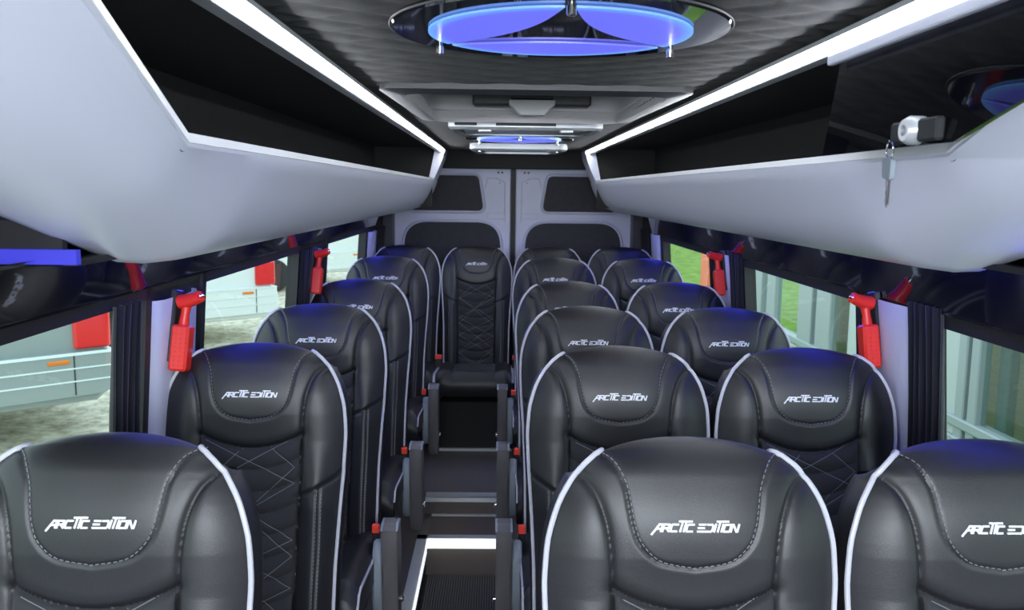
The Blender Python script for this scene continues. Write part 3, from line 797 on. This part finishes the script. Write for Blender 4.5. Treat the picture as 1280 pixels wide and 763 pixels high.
    for st in strokes:
        pl = [(px-total/2+.30*pz, .120-pz) for px, pz in st]
        for (a, b) in zip(pl[:-1], pl[1:]):
            a = np.array(a); b = np.array(b); d = b-a; L = np.linalg.norm(d); d /= L; nrm = np.array([-d[1], d[0]])*lw; e = d*lw*.8
            K = max(1, int(L/.004)); lo = []; hi = []
            for k in range(K+1):
                q = (a-e)+(b+e-(a-e))*k/K
                for sgn in (1, -1):
                    w = q+nrm*sgn; lo.append(w)
            pts_lo = surf([w[0] for w in lo], [w[1] for w in lo], .0002); pts_hi = surf([w[0] for w in lo], [w[1] for w in lo], .0020)
            n2 = len(lo); vs = [tuple(p) for p in pts_lo]+[tuple(p) for p in pts_hi]; fs = []
            for k in range(K):
                i0, i1, i2, i3 = 2*k, 2*k+1, 2*k+3, 2*k+2
                fs += [(n2+i0, n2+i1, n2+i2, n2+i3), (i0, i3, n2+i3, n2+i0), (i1, n2+i1, n2+i2, i2)]
            fs += [(0, n2, n2+1, 1), (n2-2, n2-1, 2*n2-1, 2*n2-2)]
            m.add(vs, fs)
    out['lettering'] = m.mesh('embroidered_lettering', EMB)
    return out
BK = build_back_meshes()

def cushion_meshes():
    # cushion: x half width .225, from y=-.20 (front) to .30; top rises to the front
    m = MB(); P = []; ny, nx = 60, 61
    def top(y): return .545-(y+.20)*.10
    for i in range(ny+1):
        t = i/ny; y = lerp(-.215, .31, t); row = []
        for j in range(nx+1):
            u = lerp(-1, 1, j/nx); x = .208*u
            z = top(y)+.016*math.exp(-((abs(x)-.17)/.035)**2)
            z -= .040*max(0, (-.165-y)/.05)**2
            z -= .02*abs(u)**10
            if abs(x) < .115:
                v = ((y+.2)/.055); z += .003*abs(math.sin(PI*v))
            z -= .006*math.exp(-((abs(x)-.115)/.006)**2)
            row.append((x, y, z))
        P.append(row)
    m.grid(P)
    f = P[0]
    m.grid([f, [(x*1.01, y-.012, z-.02) for x, y, z in f], [(x*1.01, y-.012, .45) for x, y, z in f], [(x*.98, y+.01, .41) for x, y, z in f], [(x*.95, .28, .40) for x, y, z in f]])
    for sg in (-1, 1):
        c = [r[0 if sg < 0 else -1] for r in P]
        m.grid([c, [(x+sg*.004, y, z-.02) for x, y, z in c], [(x+sg*.004, y, z-.07) for x, y, z in c], [(x-sg*.01, y, .405) for x, y, z in c]])
    a = m.mesh('cushion', LEATHER, True, 50)
    b = []
    for sg in (-1, 1):
        m = MB(); c = [r[0 if sg < 0 else -1] for r in P]
        m.tube([(x+sg*.002, y, z-.002) for x, y, z in c][::3], .0038, 8); b.append(m.mesh('cushion_piping', PIPE, True))
    m = MB()
    for k in range(-2, 6):
        for sg in (-1, 1):
            pts = []
            for i in range(17):
                q = i/16; x = sg*lerp(-.112, .112, q); y = -.19+.11*k+.22*q*.6
                if -.2 < y < .24: pts.append((x, y, top(y)+.0035))
            if len(pts) > 1: m.tube(pts, .0007, 4)
    c = m.mesh('diamond_stitching', THREAD)
    return a, b, c
CUSH, CUSHP, CUSHT = cushion_meshes()
def base_mesh(zf):
    m = MB()
    m.box(-.19, .19, -.17, .27, .355, .40, 0, .006)
    return m.mesh('seat_frame', STEEL)
def leg_mesh(x, zf):
    m = MB(); y0 = .09
    m.prism([(y0-.005, zf), (.28, zf), (.28, zf+.015), (.22, zf+.03), (.20, .36), (y0+.03, .36), (y0+.035, zf+.03), (y0-.005, zf+.015)], 'x', x-.018, x+.018, bev=.003)
    return m.mesh('leg', STEEL)
def arm_mesh(sg):
    m = MB()
    prof = smooth_curve([(.035, .600), (.060, .612), (.100, .612), (.128, .585), (.150, .50), (.150, .38), (.125, .29), (.085, .27), (.060, .30), (.045, .42), (.032, .54), (.035, .600)], 4)[:-1]
    m.prism([(float(p[0]), float(p[1])) for p in prof], 'x', sg*.236, sg*.281, bev=.006)
    m2 = MB(); prof = [(.055+.045*math.cos(a)+.05, .43+.115*math.sin(a)) for a in np.linspace(0, 2*PI, 28, endpoint=False)]
    m2.prism(prof, 'x', sg*.206, sg*.237, bev=.006)
    m3 = MB(); m3.prism([(.036, .598), (.058, .6115), (.10, .6125), (.118, .603), (.118, .598), (.06, .596)], 'x', sg*.234, sg*.283, bev=.002)
    m4 = MB(); m4.lathe([(.010, 0), (.010, sg*.006), (.006, sg*.010)], (sg*.281, .115, .36), 'x', 14); pass
    return m.mesh('armrest', DARKP, True, 35), m2.mesh('armrest_cover', GREYP, True, 35), m3.mesh('armrest_pad', GREYP, True, 35), m4.mesh('pivot_bolt', CHROME, True, 35)
def buckle_mesh(sg):
    m = MB(); m.box(sg*.205-.011, sg*.205+.011, .145, .162, .545, .571, 0, .003)
    m2 = MB(); m2.box(sg*.205-.011, sg*.205+.011, .150, .168, .495, .545, 0, .003); m2.tube([(sg*.205, .158, .50), (sg*.220, .19, .43)], .006, 8)
    return m.mesh('buckle_button', BUTTON), m2.mesh('belt_buckle', BLACKP)
def guide_mesh(sg):
    m = MB(); p = np.array(frame(.05, Lb-.20, sg*.203)); 
    m.tube([tuple(p+np.array(d)) for d in ((0, -.03, -.02), (sg*.008, -.035, .01), (sg*.006, .0, .035), (-sg*.004, .035, .012), (0, .02, -.025))], .006, 8, closed=True)
    m.tube([tuple(p+np.array((0, -.03, -.01))), tuple(p+np.array((sg*.004, -.06, -.20))), tuple(p+np.array((0, -.12, -.46)))], [.003, .003, .003], 6)
    return m.mesh('belt_guide', BLACKP, True)
ARMS = {sg: arm_mesh(sg) for sg in (-1, 1)}; BUCK = {sg: buckle_mesh(sg) for sg in (-1, 1)}; GUIDE = guide_mesh(-1)
BASE = {0: base_mesh(0), 1: base_mesh(.0)}
LEGS = {(z, x): leg_mesh(x, z) for z in (0, .06) for x in (-.13, .13)}
def make_seat(label, group, crest_y, x, z, arm=0, buckle=0, guide=False, legs=True, zf=0, yaw=0.):
    t = thing('passenger_seat', label, 'seat', (x, crest_y-.40, z), group, (0, 0, yaw))
    bx = (0, .235, .425)      # bottom of the backrest in the seat frame
    for nm, key in (('backrest', 'backrest'), ('quilted_panel', 'quilted_panel'), ('headrest_pad', 'headrest_pad'), ('piping', 'piping_l'), ('piping', 'piping_r'),
                    ('dashed_stitching', 'dashed_stitching'), ('diamond_stitching', 'diamond_stitching'), ('embroidered_lettering', 'lettering')):
        o = obj(nm, BK[key], t, bx)
        if nm.endswith('stitching'): o['kind'] = 'stuff'
        if nm == 'embroidered_lettering': o['label'] = 'white embroidered words ARCTIC EDITION'
    c = obj('cushion', CUSH, t); [obj('cushion_piping', q, c) for q in CUSHP]; st = obj('cushion_stitching', CUSHT, c); st['kind'] = 'stuff'
    if legs:
        obj('seat_frame', BASE[0], t)
        for lx in (-.13, .13): obj('leg', LEGS[(zf, lx)], t)
    if arm:
        a = obj('armrest', ARMS[arm][0], t); obj('armrest_cover', ARMS[arm][1], a); obj('armrest_pad', ARMS[arm][2], a); obj('pivot_bolt', ARMS[arm][3], a)
    if buckle:
        b = obj('belt_buckle', BUCK[buckle][1], t); k = obj('buckle_button', BUCK[buckle][0], b); k['label'] = 'red release button'
    if guide: obj('belt_guide', GUIDE, t)
    return t
ROWY = [1.198, 1.955, 2.66, 3.42, 4.26, 5.13]
NTH = ['nearest', 'second', 'third', 'fourth', 'fifth', 'rearmost']
def setting(col, k):
    return {'left': 'black leather seat with pale piping, %s of the single seats along the left windows' % NTH[k],
            'inner': 'black leather seat with pale piping, %s of the seats right of the aisle' % NTH[k],
            'outer': 'black leather seat with pale piping, %s of the seats along the right windows' % NTH[k]}[col]
for k, y in enumerate(ROWY):
    zf = .06 if k >= 4 else 0; z = (.012 if k == 4 else .03) if k >= 4 else 0.
    zz = [.0, .0, .0, .0, .03, .03][k]
    rear = k == 5
    make_seat(setting('left', k), 'seats along the left windows', y, -.65 if not rear else -.65, zz, arm=0 if rear else 1, buckle=1, zf=zf)
    make_seat(setting('inner', k), 'seats right of the aisle', y, .19 if not rear else .208, zz, arm=0 if rear else -1, buckle=-1, zf=zf)
    make_seat(setting('outer', k), 'seats along the right windows', y, .628 if k < 5 else .645, zz, guide=True, zf=zf)
make_seat('black leather seat in the middle of the back row, facing down the aisle', 'back row seats', 5.13, -.222, .03, buckle=-1, legs=False)

# ================================================================== OUTSIDE
def ground_material(name, c1, c2, sc):
    m = bpy.data.materials.new(name); m.use_nodes = True; nt = m.node_tree; b = nt.nodes['Principled BSDF']
    b.inputs['Roughness'].default_value = .95; b.inputs['Specular IOR Level'].default_value = .1
    tc = nt.nodes.new('ShaderNodeTexCoord'); cr = nt.nodes.new('ShaderNodeValToRGB')
    n1 = nt.nodes.new('ShaderNodeTexNoise'); n1.inputs['Scale'].default_value = sc; n1.inputs['Detail'].default_value = 8; n1.inputs['Roughness'].default_value = .75
    nt.links.new(tc.outputs['Object'], n1.inputs['Vector']); nt.links.new(n1.outputs['Fac'], cr.inputs[0])
    cr.color_ramp.elements[0].position = .35; cr.color_ramp.elements[0].color = (*c1, 1); cr.color_ramp.elements[1].position = .65; cr.color_ramp.elements[1].color = (*c2, 1)
    nt.links.new(cr.outputs[0], b.inputs['Base Color'])
    bp = nt.nodes.new('ShaderNodeBump'); bp.inputs['Strength'].default_value = .6; nt.links.new(n1.outputs['Fac'], bp.inputs['Height']); nt.links.new(bp.outputs[0], b.inputs['Normal'])
    return m
GRAVEL = ground_material('gravel', (.30, .28, .20), (.80, .76, .60), 7)
GRASS = ground_material('grass', (.07, .16, .02), (.26, .38, .08), 3)
ZG = -.62
def ground(name, x0, x1, y0, y1, z, m_, label, cat):
    n = 24; P = [[(lerp(x0, x1, j/n), lerp(y0, y1, i/n), z+.012*math.sin(i*1.7+j*2.3)) for j in range(n+1)] for i in range(n+1)]
    m = MB(); m.grid(P); o = part(name, m, m_); o['kind'] = 'structure'; o['label'] = label
ground('gravel_yard', -40, 2.4, -12, 60, ZG, GRAVEL, 'pale gravel yard outside the left windows', 'gravel')
ground('lawn', 2.4, 40, -12, 60, ZG+.0, GRASS, 'green lawn outside the rear right window', 'lawn')
CARS = mat('silver_car_paint', (.30, .35, .34), .25, metal=.1, coat=.5)
CARW = mat('white_car_paint', (.74, .78, .76), .25, coat=.5)
LAMP = mat('red_tail_lamp', (.75, .02, .02), .15, coat=.6)
ORANGE = mat('orange_reflector', (.8, .20, .01), .3)
TYRE = mat('tyre', (.02, .02, .02), .8)
def van(name, y, xr, paint, trim, label, h=1.9, L=4.6):
    # stands across the picture: its tail at xr, nose towards -x, near flank at y
    t = thing(name, label, 'van', (xr, y, ZG), 'parked vans outside the left windows', (0, 0, math.radians(42)))
    m = MB(); W = 1.9
    side = [(0, .42), (.0, 1.0), (-.05, 1.25), (-.16, h-.08), (-.35, h), (-L+1.3, h-.02), (-L+.75, 1.25), (-L+.1, 1.05), (-L, .8), (-L, .35), (-.1, .33)]
    ys = [0, .05, W-.05, W]; P = []
    for yy, k in ((.05, .97), (.0, 1), (W, 1), (W-.05, .97)): pass
    m.prism([(x, z) for x, z in side], 'y', .03, W, bev=.04); part('body', m, paint, t, smooth=True, angle=30)
    m = MB(); m.prism([(.04, .44), (.05, .60), (.03, .78), (-1.9, .78), (-1.9, .40), (-.06, .40)], 'y', -.03, W+.02, bev=.03); part('rear_bumper', m, paint, t, smooth=True, angle=30)
    for z in (.755, .64, .53):
        m = MB(); m.box(-1.9, .02, -.036, -.028, z, z+(.025 if z > .7 else .012)); part('bumper_line', m, trim, t)
    m = MB(); m.box(-.30, -.29, -.034, -.026, .42, .78); part('panel_gap', m, TYRE, t)
    m = MB(); m.box(-.28, .015, -.012, .10, .80, 1.14, 0, .02); part('tail_lamp', m, LAMP, t)
    m = MB(); m.box(-.50, -.33, -.040, -.028, .69, .725, 0, .006); part('side_marker', m, ORANGE, t)
    for wx in (-2.4, -L+.8):
        m = MB(); m.lathe([(.34, 0), (.34, .2), (.2, .2)], (wx, .0, .34), 'y', 28); part('wheel', m, TYRE, t, smooth=True)
TR = mat('pale_chrome_line', (.75, .85, .83), .3)
van('parked_van', 7.3, -3.44, CARS, TR, 'silver van with a red tail lamp outside the nearest left window')
van('parked_van', 12.2, -3.30, CARW, CARW, 'white van with a red tail lamp outside the second left window')
van('parked_van', 19.5, -3.0, CARW, CARW, 'white van farthest away outside the rear left window', h=2.6)
# glazed porch on the right
PORCH = mat('grey_green_frame', (.30, .35, .36), .45)
PORCHD = mat('dark_green_frame', (.11, .15, .15), .45)
PORCHL = mat('pale_green_panel', (.44, .49, .49), .5)
WICK = mat('beige_rendered_wall', (.50, .46, .33), .85, bump=.6, bscale=30, var=.3, vscale=14, stretch=(1, .3, 6))
def porch():
    t = thing('glazed_porch', 'grey-green framed glazed porch outside the right windows', 'building', (3.62, 0, ZG))
    for y0, y1 in [(6.42, 6.54), (6.60, 6.72), (9.42, 9.85), (10.0, 10.45), (11.35, 11.7), (11.95, 12.4), (13.2, 13.5)]:
        m = MB(); m.box(0, .10, y0, y1, 0, 2.7, 0, .01); part('post', m, PORCH, t)
    for y0, y1 in [(6.22, 6.36), (9.86, 9.98), (11.75, 11.85)]:
        m = MB(); m.box(.12, .2, y0, y1, 0, 2.7, 0, .01); part('inner_post', m, PORCHD, t)
    for y0, y1 in [(6.74, 8.95), (12.45, 13.2)]:
        m = MB(); m.box(.02, .06, y0, y1, 0, 2.7, 0, .01); part('pale_panel', m, PORCHL, t)
    for z0, z1 in [(.10, .24), (.32, .40), (2.5, 2.7)]:
        m = MB(); m.box(-.02, .12, 3.6, 13.5, z0, z1, 0, .01); part('rail', m, PORCH, t)
    for k, (y0, y1) in enumerate([(3.6, 6.42), (8.95, 9.42), (10.45, 11.35)]):
        m = MB(); m.add([(.05, y0, .4), (.05, y1, .4), (.05, y1, 2.5), (.05, y0, 2.5)], [(0, 1, 2, 3)]); part('pane', m, BGLASS, t)
    for y0, y1 in [(2.0, 6.95), (8.7, 10.3)]:
        m = MB(); m.box(.35, .5, y0, y1, 0, 2.9); part('house_wall', m, WICK, t)
porch()
m = MB(); m.box(-.22, .3, -.3, .3, 0, 1.6, 0, .05); tag(part('refuse_bin', m, mat('orange_plastic', (.75, .16, .06), .5), None, loc=(3.66, 14.6, ZG)), 'orange bin on the lawn outside the rear right window', 'bin')
